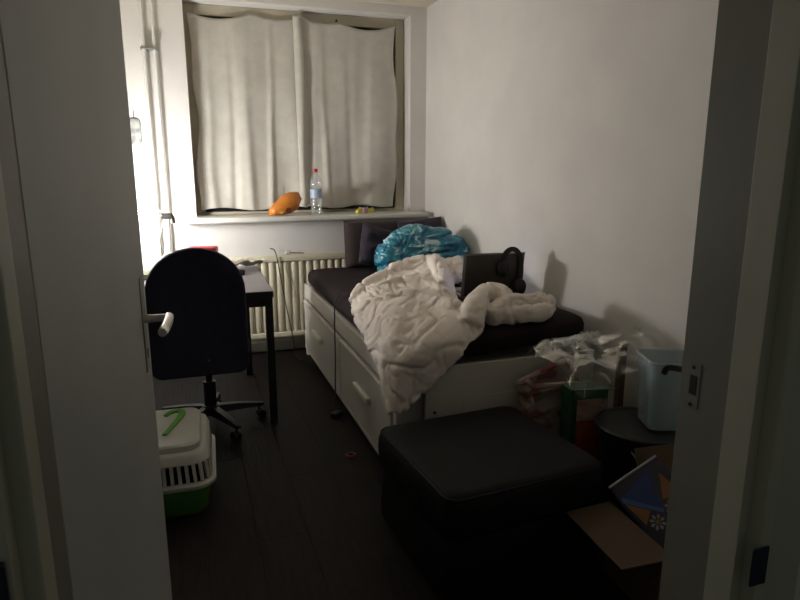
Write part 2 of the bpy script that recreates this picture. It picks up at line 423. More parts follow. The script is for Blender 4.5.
for y0, y1, cy in ((.048, YS - .010, .48), (YS + .010, BL - .048, 1.59)):
    d = bb('drawer_front', -.012, .012, y0, y1, .070, .430, .004)
    bb('drawer_edge', -.0165, -.0122, y0, y1, .410, .428, .0015, None, d)
    bb('drawer_edge', -.0165, -.0122, y0, y1, .072, .088, .0015, None, d)
    hh = G(); hh.box(-.036, -.0125, cy - .13, cy + .13, .262, .300, .006, 3); hh.obj('drawer_handle', M_bedh, d)
bb('slat_base', .031, BW - .023, .023, BL - .023, .49, .52, .002)
bb('drawer_box', .035, .45, .05, .95, .08, .40, .002)
G().lathe([(.007, -.001), (.007, .001)], 10, Matrix.Translation((.18, -.0012, .336)) @ Matrix.Rotation(PI / 2, 4, 'X')).obj('dowel_hole', M_dark, bed)

# mattress: dark soft slab, riding up a little against the wall
M_matt = mat('dark_brown_fitted_sheet', (.012, .007, .008), (.016, .010, .011), rough=.9, scale=5, bump=.3, bscale=14, spec=.2)
g = G()
A = [(.815, 2.395), (1.785, 2.405), (1.785, 4.52), (.815, 4.52)]
def lift(q): return .045 * max(0, (q.x - 1.05)) / .7 * max(0, 1 - max(0, q.y - 2.6) / 1.4)
def mring(z, ins):
    out = []; P = [Vector(a) for a in A]; W_ = (z - .5) / .16
    for q in range(4):
        p, pn, pp = P[q], P[(q + 1) % 4], P[(q - 1) % 4]
        a = (pp - p).normalized(); b = (pn - p).normalized(); r = .09
        ctr = p + (a + b).normalized() * (ins * 1.414); c2 = pn + ((p - pn).normalized() + (P[(q + 2) % 4] - pn).normalized()).normalized() * (ins * 1.414)
        L_ = [ctr + a * r * (1 - k / 5) ** 2 + b * r * (k / 5) ** 2 for k in range(6)] + [(ctr + b * r).lerp(c2 - b * r, k / 8) for k in range(1, 8)]
        out += [(v.x, v.y, z + lift(v) + .008 * noise.noise(Vector((v.x * 4, v.y * 4, z * 9)))) for v in L_]
    return out
g.loft([mring(.556, .03), mring(.562, .008), mring(.575, 0), mring(.618, 0), mring(.640, .008), mring(.654, .028), mring(.660, .06), mring(.662, .2), mring(.662, .4)])
setp(g.obj('mattress', M_matt, None, True, 60), 'thick dark brown mattress on the white day bed', 'mattress')

# back cushion leaning on the wall under the sill
M_cush = mat('brown_cushion_fabric', (.026, .016, .015), (.034, .022, .021), rough=.9, scale=9, bump=.2, bscale=120, sheen=.1)
def cushion(name, c, w, hgt, th, rx, rz, m, label, cat, ry=0.0, p=2.6, seam=True, crumple=0.0):
    g = G(); nu, nv = 28, 28; V = []; F = []
    for side in (1, -1):
        for j in range(nv):
            for i in range(nu):
                u = -1 + 2 * i / (nu - 1); v = -1 + 2 * j / (nv - 1)
                t = (max(0, 1 - abs(u) ** p) * max(0, 1 - abs(v) ** p)) ** .42
                q = 1 - .05 * (abs(u) ** 3) * (1 - abs(v)) - .0
                wob = crumple * noise.noise(Vector((u * 2.2 + c[0], v * 2.2, side + c[1])))
                V.append((u * w / 2 * (1 - .05 * (1 - v * v) * 0), side * (th / 2 * t + .004) + wob * t, v * hgt / 2))
        F += grid_faces(nu, nv, 0 if side == 1 else nu * nv)
    n = nu * nv
    for i in range(nu - 1): F.append((i, i + 1, n + i + 1, n + i)); F.append(((nv - 1) * nu + i, (nv - 1) * nu + i + 1, n + (nv - 1) * nu + i + 1, n + (nv - 1) * nu + i))
    for j in range(nv - 1): F.append((j * nu, (j + 1) * nu, n + (j + 1) * nu, n + j * nu)); F.append((j * nu + nu - 1, (j + 1) * nu + nu - 1, n + (j + 1) * nu + nu - 1, n + j * nu + nu - 1))
    M = Matrix.Translation(c) @ Matrix.Rotation(rz, 4, 'Z') @ Matrix.Rotation(ry, 4, 'Y') @ Matrix.Rotation(rx, 4, 'X')
    me = bpy.data.meshes.new(name); me.from_pydata(V, [], F)
    b = bmesh.new(); b.from_mesh(me); bmesh.ops.recalc_face_normals(b, faces=b.faces[:]); b.to_mesh(me); b.free()
    o = link(name, me, m, None, True); o.matrix_world = M
    if seam:
        pts = [(-w / 2, 0, -hgt / 2), (w / 2, 0, -hgt / 2), (w / 2, 0, hgt / 2), (-w / 2, 0, hgt / 2)]
        G().tube(pts, .005, 8, closed=True).obj('piping', m, o)
    return setp(o, label, cat)
cushion('back_cushion', (1.455, 4.43, .835), .72, .34, .11, math.radians(-8), math.radians(-1), M_cush, 'large dark brown back cushion leaning against the wall under the sill', 'cushion', p=9)
M_purple = mat('dark_purple_fabric', (.018, .011, .024), (.027, .016, .036), rough=.85, scale=7, bump=.3, bscale=40, sheen=.1)
cushion('pillow', (1.36, 4.27, .805), .42, .30, .12, math.radians(-20), math.radians(10), M_purple, 'dark purple pillow slumped in front of the brown back cushion', 'pillow', ry=math.radians(18), seam=False, crumple=.04)
cushion('pillow', (1.66, 4.33, .885), .34, .26, .09, math.radians(-12), math.radians(-8), M_purple, 'dark purple pillow mostly hidden behind the blue plastic bag', 'pillow', ry=math.radians(-6), seam=False, crumple=.03)

# ---- blue plastic bag
def plastic_blue():
    m = bpy.data.materials.new('blue_white_plastic'); m.use_nodes = True; nt = m.node_tree; N = nt.nodes; L = nt.links; b = N['Principled BSDF']
    tc = N.new('ShaderNodeTexCoord'); mp = N.new('ShaderNodeMapping'); mp.inputs['Rotation'].default_value = (.3, .5, .2); mp.inputs['Scale'].default_value = (3.0, 3.0, 8.0)
    nz = N.new('ShaderNodeTexNoise'); nz.inputs['Scale'].default_value = 2.3; nz.inputs['Detail'].default_value = 5; nz.inputs['Distortion'].default_value = 1.2
    rp = N.new('ShaderNodeValToRGB'); e = rp.color_ramp.elements
    e[0].position = .36; e[0].color = (.010, .10, .19, 1); e[1].position = .62; e[1].color = (.55, .72, .75, 1)
    q = e.new(.50); q.color = (.018, .21, .31, 1); q = e.new(.56); q.color = (.07, .36, .45, 1)
    L.new(tc.outputs['Object'], mp.inputs[0]); L.new(mp.outputs[0], nz.inputs['Vector']); L.new(nz.outputs['Fac'], rp.inputs[0]); L.new(rp.outputs[0], b.inputs['Base Color'])
    b.inputs['Roughness'].default_value = .28; b.inputs['Specular IOR Level'].default_value = .5
    return m
g = G()
def ell(g, c, r, rz=0, n=20):
    t = bmesh.new(); bmesh.ops.create_uvsphere(t, u_segments=n * 2, v_segments=n, radius=1)
    g.add(t, Matrix.Translation(c) @ Matrix.Rotation(rz, 4, 'Z') @ Matrix.Diagonal((*r, 1)))
ell(g, (1.60, 3.99, .83), (.21, .17, .155)); ell(g, (1.41, 3.95, .84), (.16, .15, .15)); ell(g, (1.75, 3.96, .80), (.11, .13, .13)); ell(g, (1.28, 3.92, .80), (.10, .11, .13)); ell(g, (1.49, 3.97, .955), (.13, .08, .05)); ell(g, (1.27, 3.88, .73), (.07, .08, .07))
def dbag(co, n):
    d = Vector((co.x - 1.33, co.y - 3.9, co.z - .86)); ang_ = math.atan2(d.z, d.x); rr_ = d.length     # creases fan out from the tied corner
    fan = abs(noise.noise(Vector((ang_ * 4.5, rr_ * 3, co.y * 5)))); r2 = abs(noise.noise(co * 13))
    return .010 - .026 * max(0, .16 - fan) / .16 - .008 * max(0, .12 - r2) / .12 + .010 * noise.noise(co * 6)
setp(remeshed('plastic_bag', g, plastic_blue(), None, .010, 3, dbag), 'crumpled blue and white plastic bag stuffed full on the bed', 'bag')

# ---- duvet
M_duvet = mat('cream_cotton', (.84, .77, .70), (.79, .72, .65), rough=.9, scale=6, bump=.2, bscale=220, sheen=.1)
rows = [
  [(1.36, 3.98, 0.70), (1.419, 3.90, 0.77), (1.453, 3.78, 0.81), (1.53, 3.69, 0.83), (1.654, 3.70, 0.81), (1.75, 3.73, 0.75)],
  [(1.075, 3.665, 0.71), (1.171, 3.597, 0.76), (1.302, 3.56, 0.79), (1.405, 3.484, 0.79), (1.493, 3.471, 0.75), (1.529, 3.401, 0.71)],
  [(0.892, 3.369, 0.695), (0.989, 3.294, 0.75), (1.178, 3.338, 0.76), (1.247, 3.181, 0.76), (1.28, 3.052, 0.74), (1.278, 2.788, 0.73)],
  [(0.801, 3.133, 0.675), (0.894, 3.051, 0.74), (1.068, 3.107, 0.745), (1.164, 2.911, 0.755), (1.208, 2.693, 0.755), (1.277, 2.558, 0.735)],
  [(0.770, 2.947, 0.645), (0.864, 2.812, 0.725), (1.001, 2.835, 0.735), (1.109, 2.705, 0.74), (1.163, 2.534, 0.735), (1.238, 2.437, 0.71)],
  [(0.760, 2.755, 0.597), (0.821, 2.553, 0.705), (0.917, 2.53, 0.722), (1.001, 2.44, 0.722), (1.091, 2.385, 0.705), (1.172, 2.37, 0.665)],
  [(0.748, 2.513, 0.524), (0.785, 2.364, 0.615), (0.851, 2.315, 0.65), (0.932, 2.302, 0.66), (1.036, 2.325, 0.64), (1.096, 2.325, 0.624)],
  [(0.748, 2.397, 0.439), (0.785, 2.318, 0.491), (0.846, 2.305, 0.524), (0.909, 2.305, 0.543), (0.972, 2.315, 0.546), (1.027, 2.322, 0.55)],
  [(0.742, 2.31, 0.398), (0.78, 2.31, 0.381), (0.811, 2.305, 0.39), (0.847, 2.305, 0.412), (0.882, 2.315, 0.431), (0.913, 2.322, 0.451)]]
nu, nv = 46, 72
P = patch(rows, nu, nv); NN = sheet_normals(P)
g = G(); th = .038
up = [[P[j][i] + NN[j][i] * (.0) for i in range(nu)] for j in range(nv)]
sgn = 1 if NN[nv // 3][nu // 2].z > 0 else -1
def edge(i, j): return min(1, min(i, nu - 1 - i) / 4.0, min(j, nv - 1 - j) / 4.0)
top = [g.b.verts.new(P[j][i]) for j in range(nv) for i in range(nu)]
bot = [g.b.verts.new(P[j][i] - NN[j][i] * sgn * (.012 + th * math.sqrt(edge(i, j)))) for j in range(nv) for i in range(nu)]
for f in grid_faces(nu, nv):
    g.b.faces.new([top[k] for k in f]); g.b.faces.new([bot[k] for k in f[::-1]])
per = [i for i in range(nu)] + [j * nu + nu - 1 for j in range(1, nv)] + [(nv - 1) * nu + i for i in range(nu - 2, -1, -1)] + [j * nu for j in range(nv - 2, 0, -1)]
for a, b in zip(per, per[1:] + per[:1]): g.b.faces.new([top[b], top[a], bot[a], bot[b]])
def roll(pts, rs, n=24):
    c = smooth_curve(pts, n); rr = [v.x for v in smooth_curve([(r, 0, 0) for r in rs], n)]
    g.tube(c, rr, 14)
# the standing loop, the arm reaching to the wall, the rolled upper edge and the turned-over flap
roll([(1.16, 2.43, .70), (1.225, 2.527, .745), (1.31, 2.631, .775), (1.413, 2.727, .785), (1.445, 2.667, .775), (1.425, 2.597, .74), (1.387, 2.566, .71)], [.050, .056, .048, .046, .044, .05, .05])
roll([(1.295, 2.50, .715), (1.407, 2.55, .735), (1.518, 2.563, .745), (1.599, 2.559, .745), (1.667, 2.565, .745)], [.045, .058, .050, .056, .036])
roll([(1.368, 2.51, .715), (1.424, 2.454, .725), (1.521, 2.445, .73), (1.619, 2.494, .735)], [.035, .04, .04, .03])
roll([(.845, 3.20, .685), (.955, 3.36, .72), (1.09, 3.49, .745), (1.24, 3.64, .765), (1.368, 3.684, .79), (1.494, 3.60, .80)], [.035, .042, .045, .045, .045, .04])
roll([(1.45, 3.55, .82), (1.41, 3.36, .80), (1.385, 3.26, .765), (1.35, 3.19, .735)], [.04, .05, .045, .035])
roll([(1.62, 3.62, .79), (1.585, 3.50, .75), (1.54, 3.42, .72)], [.045, .04, .035])
roll([(.98, 3.24, .735), (1.14, 3.27, .755), (1.25, 3.13, .755), (1.27, 2.98, .735)], [.03, .035, .035, .03])
roll([(.93, 2.98, .73), (1.06, 2.93, .745), (1.14, 2.76, .75), (1.18, 2.60, .74)], [.028, .03, .032, .035])
def ddu(co, n):
    w = co + Vector((.09 * noise.noise(co * 3.2), .09 * noise.noise(co * 3.2 + Vector((9, 0, 0))), .05 * noise.noise(co * 3 + Vector((0, 7, 0)))))
    al = w.x * .42 + w.y * .91; ac = w.x * .91 - w.y * .42            # along / across the drape
    a = noise.noise(Vector((ac * 8, al * 3.2, w.z * 6))) * .016 + noise.noise(Vector((ac * 6 + 3, al * 7, w.z * 7))) * .010
    r = noise.noise(Vector((ac * 7.5 + 1, al * 4.0, w.z * 7))); r2 = noise.noise(Vector((ac * 15, al * 9 + 5, w.z * 14)))
    r3 = noise.noise(Vector((ac * 30 + 4, al * 18, w.z * 26)))
    return a - .013 * math.exp(-(r / .055) ** 2) - .0065 * math.exp(-(r2 / .07) ** 2) - .0025 * math.exp(-(r3 / .12) ** 2) + .006
setp(remeshed('duvet', g, M_duvet, None, .009, 5, ddu), 'rumpled cream duvet heaped on the bed and hanging over its corner', 'duvet')

# ---- laptop, lid towards the camera
lp = root('laptop', (1.59, 3.06, .678), math.radians(-6), 'open grey laptop standing on the bed with its lid towards the camera', 'laptop')
M_alu = mat('grey_aluminium', (.30, .29, .27), (.27, .26, .24), rough=.42, metal=.3)
M_lid = mat('dark_grey_lid', (.075, .066, .058), (.062, .055, .050), rough=.4)
G().box(-.178, .178, .0, .245, .0, .017, .004, 2).obj('base', M_alu, lp)
kb = G()
for r in range(5):
    for c in range(14): kb.box(-.160 + c * .0232, -.160 + c * .0232 + .019, .035 + r * .023, .035 + r * .023 + .019, .0168, .0185, .001, 1)
kb.obj('keyboard', M_black_plastic, lp, False)
ML = Matrix.Translation((0, 0, .016)) @ Matrix.Rotation(math.radians(9), 4, 'X')
lid = G().box(-.178, .178, -.008, 0, 0, .245, .004, 2, ML).obj('lid', M_lid, lp)
g = G(); g.box(-.178, -.163, -.0098, -.0082, 0.0, .245, .0004, 1, ML); g.box(-.163, .178, -.0098, -.0082, .236, .245, .0004, 1, ML)
g.obj('lid_edge', M_alu, lid, False)
G().box(-.165, .165, .0002, .0014, .018, .232, 0, 1, ML).obj('screen', mat('lit_screen', (.02, .02, .03), rough=.2, emit=(.55, .60, 1.0), estr=.7), lid, False)
G().tube([(-.15, 0, .014), (.15, 0, .014)], .007, 10).obj('hinge_bar', M_black_plastic, lp)
# headphones hung over the lid
hp = root('headphones', (1.69, 3.035, .688), math.radians(-6), 'black headphones hung over the top of the laptop lid', 'headphones')
band = smooth_curve([(-.05, -.026, .19), (-.045, -.028, .235), (-.02, -.030, .262), (.015, -.030, .262), (.045, -.028, .225), (.055, -.026, .15), (.05, -.026, .08)], 26)
V, F = stroke(band, .028, .008, Vector((0, -1, 0)))
mesh('headband', V, F, M_black_plastic, hp, True, sharp=40)
for (xx, zz) in ((.048, .055), (-.055, .16)):
    c = G().lathe([(.0, -.016), (.030, -.016), (.036, -.008), (.036, .008), (.028, .016), (0, .016)], 20, Matrix.Translation((xx, -.040, zz)) @ Matrix.Rotation(PI / 2, 4, 'X') @ Matrix.Diagonal((1, 1.25, 1, 1)), False)
    c.obj('ear_cup', M_black_plastic, hp)

# ================================================================== DESK + things on it
M_dtop = mat('grey_desk_laminate', (.24, .22, .23), (.21, .195, .205), rough=.42, scale=5)
dk = root('desk', (-.05, 3.75, 0), math.radians(-1), 'black framed desk with grey top in front of the radiator', 'desk')
DWx, DDy = .94, .92
G().box(-DWx / 2, DWx / 2, -DDy / 2, DDy / 2, .718, .75, .002).obj('desk_top', M_dtop, dk, False)
g = G(); g.box(-DWx / 2 - .003, DWx / 2 + .003, -DDy / 2 - .003, -DDy / 2 - .0002, .716, .7485); g.box(DWx / 2 + .0002, DWx / 2 + .003, -DDy / 2, DDy / 2, .716, .7485)
g.obj('edge_band', M_black_metal, dk, False)
for sx in (-1, 1):
    for sy in (-1, 1):
        cx, cy = sx * (DWx / 2 - (.022 if sy < 0 else .085)), sy * (DDy / 2 - .022)
        G().box(cx - .02, cx + .02, cy - .02, cy + .02, 0, .717, .002).obj('leg', M_black_metal, dk, False)
for sy in (-1, 1): G().box(-DWx / 2 + .043, DWx / 2 - .043, sy * (DDy / 2 - .022) - .012, sy * (DDy / 2 - .022) + .012, .665, .717, .002).obj('apron', M_black_metal, dk, False)
for sx in (-1, 1): G().box(sx * (DWx / 2 - .022) - .012, sx * (DWx / 2 - .022) + .012, -DDy / 2 + .043, DDy / 2 - .043, .665, .717, .002).obj('apron', M_black_metal, dk, False)

# desk lamp (architect type), its light shining towards the window
M_lamp = mat('white_lamp_enamel', (.62, .62, .58), (.58, .58, .54), rough=.35)
M_lampg = mat('grey_lamp_joint', (.06, .058, .052), (.05, .048, .044), rough=.4)
la = root('desk_lamp', (-.125, 4.12, .75), 0, 'white jointed desk lamp glowing at the back corner of the desk', 'lamp')
G().lathe([(0, 0), (.085, 0), (.088, .006), (.08, .018), (.02, .026), (.014, .06), (0, .06)], 28, None, False).obj('base', M_lamp, la)
for dx in (-.012, .012): G().tube([(dx, 0, .05), (dx + .012, .02, .34)], .006, 10).obj('lower_arm', M_lamp, la)
G().tube([(-.030, .0, .06), (-.034, .01, .20), (-.010, .02, .31)], .004, 8).obj('spring', M_lampg, la)
G().tube([(-.018, .02, .345), (.042, .02, .345)], .020, 16).obj('elbow', M_lampg, la)
G().tube(smooth_curve([(.03, .02, .36), (.045, .02, .335), (.05, .02, .30)], 8), [.014] * 8, 10).obj('elbow_knob', M_lampg, la)
for dz in (0, .022): G().tube([(.01, .02, .350 + dz), (-.24, .07, .365 + dz)], .005, 10).obj('upper_arm', M_lamp, la)
GL = Vector((-.42, 4.08, 1.10)) - Vector((-.125, 4.12, .75)); GR = .10
AX = Vector((.72, .34, .56)).normalized(); MA = Matrix.Translation(GL) @ AX.to_track_quat('Z', 'Y').to_matrix().to_4x4()
sr = .112
pr = [(sr * math.sin(a), -sr * math.cos(a)) for a in [math.radians(3 + 87 * k / 14) for k in range(15)]]
shd = G().lathe(pr + [(r_ - .004 * r_ / sr, z_ + .004) for r_, z_ in pr[::-1]], 36, MA, False).obj('lamp_shade', M_lamp, la)
G().tube([(-.235, .07, .376), tuple(GL - AX * .104)], .009, 10).obj('lamp_neck', M_lampg, la)
t = bmesh.new(); bmesh.ops.create_uvsphere(t, u_segments=32, v_segments=20, radius=GR); g = G(); g.add(t, Matrix.Translation(GL))
globe = g.obj('globe_bulb', mat('glowing_frosted_glass', (1, 1, 1), emit=LAMP_COLOR, estr=LAMP_WATTS / (4 * PI * PI * GR ** 2)), la)

# small things on the desk
M_pale = mat('pale_plastic', (.55, .54, .47), (.50, .49, .42), rough=.4)
pts = [(-.100 + .060 * math.cos(a), 3.98 + .02 * math.sin(2 * a), .815 + .062 * math.sin(a)) for a in [2 * PI * k / 28 for k in range(28)]]
setp(G().tube(pts, .013, 10, closed=True).obj('cable_coil', M_pale), 'pale looped cable coil standing in front of the desk lamp', 'cable')
bk_ = root('book', (-.26, 3.92, .75), math.radians(8), 'green covered book lying at the left of the desk', 'book')
for (n_, m_, z0, z1) in (('cover', mat('green_cover', (.10, .15, .05), (.12, .17, .06), rough=.5), 0, .004), ('pages', mat('paper_pages', (.6, .58, .5), rough=.8), .0045, .026), ('cover', mat('green_cover', (.1, .15, .05)), .0265, .031)):
    G().box(-.10 + (.003 if n_ == 'pages' else 0), .10 - (.003 if n_ == 'pages' else 0), -.07, .07, z0, z1, .001, 1).obj(n_, m_, bk_, False)
M_red = mat('red_plastic', (.50, .022, .035), (.42, .02, .03), rough=.35)
rb = root('storage_case', (.085, 4.02, .75), math.radians(-14), 'red flat case on the desk peeking over the chair back', 'case')
G().box(-.085, .085, -.05, .05, 0, .120, .006, 2).obj('body', mat('pale_case', (.5, .46, .42), rough=.5), rb)
G().box(-.088, .088, -.053, .053, .1205, .160, .010, 3).obj('lid', M_red, rb)
bx = root('power_adapter', (.27, 3.86, .75), math.radians(12), 'small black power adapter on the desk beside the crumpled paper', 'adapter')
G().box(-.045, .045, -.03, .03, 0, .032, .005, 2).obj('body', M_black_plastic, bx); G().tube(smooth_curve([(-.045, 0, .015), (-.09, .02, .01), (-.13, .08, .005)], 10), .003, 8).obj('cord', M_black_plastic, bx)
# crumpled paper
rw = [[(.27 + .19 * u + .02 * random.uniform(-1, 1), 4.02 + .12 * v + .02 * random.uniform(-1, 1), .770 + .05 * random.random()) for u in (0, .2, .4, .6, .8, 1)] for v in (0, .33, .66, 1)]
P = patch(rw, 26, 14)
o = mesh('crumpled_paper', [p for r in P for p in r], grid_faces(26, 14), mat('crumpled_paper', (.62, .60, .50), (.56, .54, .45), rough=.8), None, True, sharp=20)
s = o.modifiers.new('t', 'SOLIDIFY'); s.thickness = .002
setp(o, 'crumpled pale paper lying on the far right corner of the desk', 'paper')

# ================================================================== OFFICE CHAIR
M_navy = mat('navy_upholstery', (.006, .008, .026), (.009, .011, .034), rough=.9, scale=30, bump=.2, bscale=300, sheen=.05)
ch = root('office_chair', (.06, 3.36, 0), 0, 'navy office chair with rounded back and black castor base at the desk', 'chair')
def outline(w, z0, z1):
    """domed top, straight sides, rounded lower corners"""
    out = [(w / 2 * math.cos(a), z1 - .225 + .225 * math.sin(a)) for a in [PI * k / 20 for k in range(21)]]
    for cx, a0 in ((-w / 2 + .05, 180), (w / 2 - .05, 270)):
        out += [(cx + .05 * math.cos(math.radians(a0 + 90 * k / 6)), z0 + .05 + .05 * math.sin(math.radians(a0 + 90 * k / 6))) for k in range(7)]
    return out
oc = outline(.470, .37, 1.02)
def bring(y, s): 
    cz = .70
    return [(-.037 + x * s, y + .10 * (x / .22) ** 2 * .18, cz + (z - cz) * s) for x, z in oc]
g = G(); g.loft([bring(-.255, .80), bring(-.272, .93), bring(-.268, .985), bring(-.25, 1.0), bring(-.225, .985), bring(-.21, .92), bring(-.205, .75)])
g.obj('backrest', M_navy, ch, True, 60)
g = G(); g.loft([rrect(-.02, .03, .42, .40, .08, .425), rrect(-.02, .03, .47, .45, .10, .44), rrect(-.02, .03, .48, .46, .10, .465), rrect(-.02, .03, .47, .45, .10, .495), rrect(-.02, .03, .40, .38, .10, .505)])
g.obj('seat', M_navy, ch, True, 60)
G().box(-.13, .10, -.10, .15, .395, .4245, .006).obj('seat_plate', M_black_metal, ch)
g = G(); g.tube(smooth_curve([(-.02, -.08, .41), (-.02, -.18, .41), (-.02, -.215, .45), (-.02, -.222, .58)], 12), .016, 10); g.obj('back_support', M_black_metal, ch)
G().tube([(0, 0, .10), (0, 0, .26)], .033, 16).obj('gas_column', M_black_plastic, ch); G().tube([(0, 0, .255), (0, 0, .40)], .018, 16).obj('piston', M_black_metal, ch)
G().lathe([(.0, .075), (.05, .075), (.055, .09), (.045, .125), (0, .13)], 20, None, False).obj('hub', M_black_plastic, ch)
for k in range(5):
    a = math.radians(8 + 72 * k); d = Vector((math.cos(a), math.sin(a), 0)); s_ = Vector((-d.y, d.x, 0))
    rings = []
    for t_, hw, z0, z1 in ((.03, .028, .078, .122), (.15, .024, .078, .112), (.27, .019, .074, .092), (.29, .012, .075, .088)):
        p = d * t_; rings.append([p + s_ * hw + Vector((0, 0, z0)), p - s_ * hw + Vector((0, 0, z0)), p - s_ * hw * .7 + Vector((0, 0, z1)), p + s_ * hw * .7 + Vector((0, 0, z1))])
    g = G(); g.loft(rings); bl = g.obj('base_arm', M_black_plastic, ch)
    cpos = d * .265
    cs = G().tube([(0, 0, .03), (0, 0, .078)], .007, 8).obj('castor', M_black_metal, ch); cs.location = cpos; cs.rotation_euler = (0, 0, a + .8 * k)
    for sy in (-1, 1): G().lathe([(0, -.009), (.022, -.009), (.025, -.006), (.025, .006), (.022, .009), (0, .009)], 18, Matrix.Translation((.01, sy * .013, .025)) @ Matrix.Rotation(PI / 2, 4, 'X'), False).obj('wheel', M_black_plastic, cs)
G().lathe([(0, -.002), (.006, -.002), (.006, .002), (0, .002)], 12, Matrix.Translation((.0, -.277, .46)) @ Matrix.Rotation(PI / 2, 4, 'X'), False).obj('back_screw', M_chrome, ch)

# ================================================================== PET CARRIER
M_cw = mat('white_carrier_plastic', (.58, .58, .54), (.54, .54, .50), rough=.4)
M_cg = mat('green_carrier_plastic', (.09, .26, .035), (.07, .22, .03), rough=.4)
pc = root('pet_carrier', (-.15, 2.685, 0), math.radians(-2), 'white and green plastic pet carrier with slotted sides beside the door', 'pet carrier')
cw, cl = .40, .53
R = lambda w, l, r, z: rrect(0, 0, w, l, r, z)
g = G(); g.loft([R(cw - .09, cl - .09, .05, 0), R(cw - .075, cl - .075, .055, .008), R(cw - .03, cl - .03, .07, .128), R(cw - .042, cl - .042, .07, .128), R(cw - .09, cl - .09, .05, .014)], False)
tub = g.obj('tub', M_cg, pc, True, 40)
g = G(); g.loft([R(cw - .005, cl - .005, .075, .126), R(cw + .008, cl + .008, .08, .134), R(cw + .008, cl + .008, .08, .146), R(cw - .02, cl - .02, .07, .152), R(cw - .05, cl - .05, .06, .150), R(cw - .05, cl - .05, .06, .126), R(cw - .005, cl - .005, .075, .126)], False)
g.obj('rim', M_cw, pc, True, 40)
g = G(); g.loft([R(cw - .050, cl - .050, .065, .232), R(cw - .034, cl - .034, .07, .232), R(cw - .055, cl - .055, .07, .262), R(cw - .080, cl - .080, .07, .272), R(cw - .100, cl - .100, .065, .274), R(cw - .106, cl - .106, .06, .296), R(cw - .125, cl - .125, .05, .304), R(cw - .2, cl - .2, .04, .305)])
top_ = g.obj('lid', M_cw, pc, True, 35)
# upright bars between rim and lid with open slots in between
A0 = R(cw - .020, cl - .020, .07, 0); B0 = R(cw - .040, cl - .040, .07, 0)
def along(ring, n):
    pts = [Vector(p) for p in ring]; pts.append(pts[0]); L_ = [0]
    for a, b in zip(pts, pts[1:]): L_.append(L_[-1] + (b - a).length)
    out = []
    for k in range(n):
        s = L_[-1] * k / n
        j = max(i for i in range(len(L_)) if L_[i] <= s + 1e-9); j = min(j, len(pts) - 2); f = (s - L_[j]) / max(1e-6, L_[j + 1] - L_[j])
        out.append((pts[j].lerp(pts[j + 1], f), (pts[j + 1] - pts[j]).normalized()))
    return out
NB = 56
for (pa, da), (pb_, db_) in zip(along(A0, NB), along(B0, NB)):
    nrm = Vector((da.y, -da.x, 0)); hw = .0068
    lo_ = [pa + da * hw, pa - da * hw, pa - da * hw - nrm * .010, pa + da * hw - nrm * .010]
    hi_ = [pb_ + da * hw, pb_ - da * hw, pb_ - da * hw - nrm * .010, pb_ + da * hw - nrm * .010]
    G().loft([[v + Vector((0, 0, .148)) for v in lo_], [v + Vector((0, 0, .236)) for v in hi_]]).obj('vent_bar', M_cw, pc, False)
# ribs of the tub
for k, (pa, da) in enumerate(along(R(cw - .034, cl - .034, .07, 0), 56)):
    nrm = Vector((da.y, -da.x, 0)); q = pa + nrm * .001
    lo_ = [q * .93 + da * .005, q * .93 - da * .005, q * .93 - da * .005 - nrm * .006, q * .93 + da * .005 - nrm * .006]
    hi_ = [q + da * .005, q - da * .005, q - da * .005 - nrm * .006, q + da * .005 - nrm * .006]
    G().loft([[v + Vector((0, 0, .06)) for v in lo_], [v + Vector((0, 0, .124)) for v in hi_]]).obj('tub_rib', M_cg, pc, False)
# green hook-shaped carrying handle on the lid
c = smooth_curve([(.0, .11, .306), (.022, .148, .306), (.052, .158, .306), (.070, .130, .306), (.062, .075, .306), (.040, .0, .306), (.018, -.07, .306), (.008, -.10, .306)], 26)
V, F = stroke(c, [.018 + .012 * math.sin(PI * min(1, i / 20)) for i in range(26)], .007)
mesh('carry_handle', V, F, mat('bright_green_plastic', (.10, .36, .03), (.08, .30, .025), rough=.4), top_, False)

# ================================================================== OTTOMAN
M_leather = mat('black_leatherette', (.004, .004, .004), (.006, .006, .006), rough=.65, scale=4, bump=.35, bscale=9, spec=.2)
ot = root('ottoman', (.985, 1.905, 0), math.radians(4.5), 'large black leatherette ottoman at the foot of the bed', 'ottoman')
def orings(w, d, spec):
    return [[(x + .004 * noise.noise(Vector((x * 6, y * 6, z * 6))), y + .004 * noise.noise(Vector((y * 6, x * 6, z * 5))), zz + 0.0) for (x, y, zz) in rrect(0, 0, w * s, d * s, r, z, 6)] for (s, r, z) in spec]
g = G(); g.loft(orings(.63, .62, [(.93, .03, .025), (.96, .035, .03), (.965, .04, .10), (.95, .04, .235), (.93, .04, .245)]))
g.obj('base', M_leather, ot, True, 60)
g = G(); g.loft(orings(.63, .62, [(.95, .04, .246), (.985, .05, .252), (1.0, .055, .275), (1.005, .055, .33), (1.0, .055, .365), (.985, .06, .385), (.95, .06, .397), (.88, .06, .402), (.6, .06, .405), (.3, .05, .406)]))
cz = g.obj('top_cushion', M_leather, ot, True, 70)
g = G(); g.tube([(p[0], p[1], .388) for p in rrect(0, 0, .612, .602, .05, 0, 6)], .005, 8, closed=True); g.obj('piping', M_leather, cz)
for sx in (-1, 1):
    for sy in (-1, 1): G().lathe([(.022, 0), (.026, .028)], 14, Matrix.Translation((sx * .24, sy * .24, 0))).obj('foot', M_black_plastic, ot)

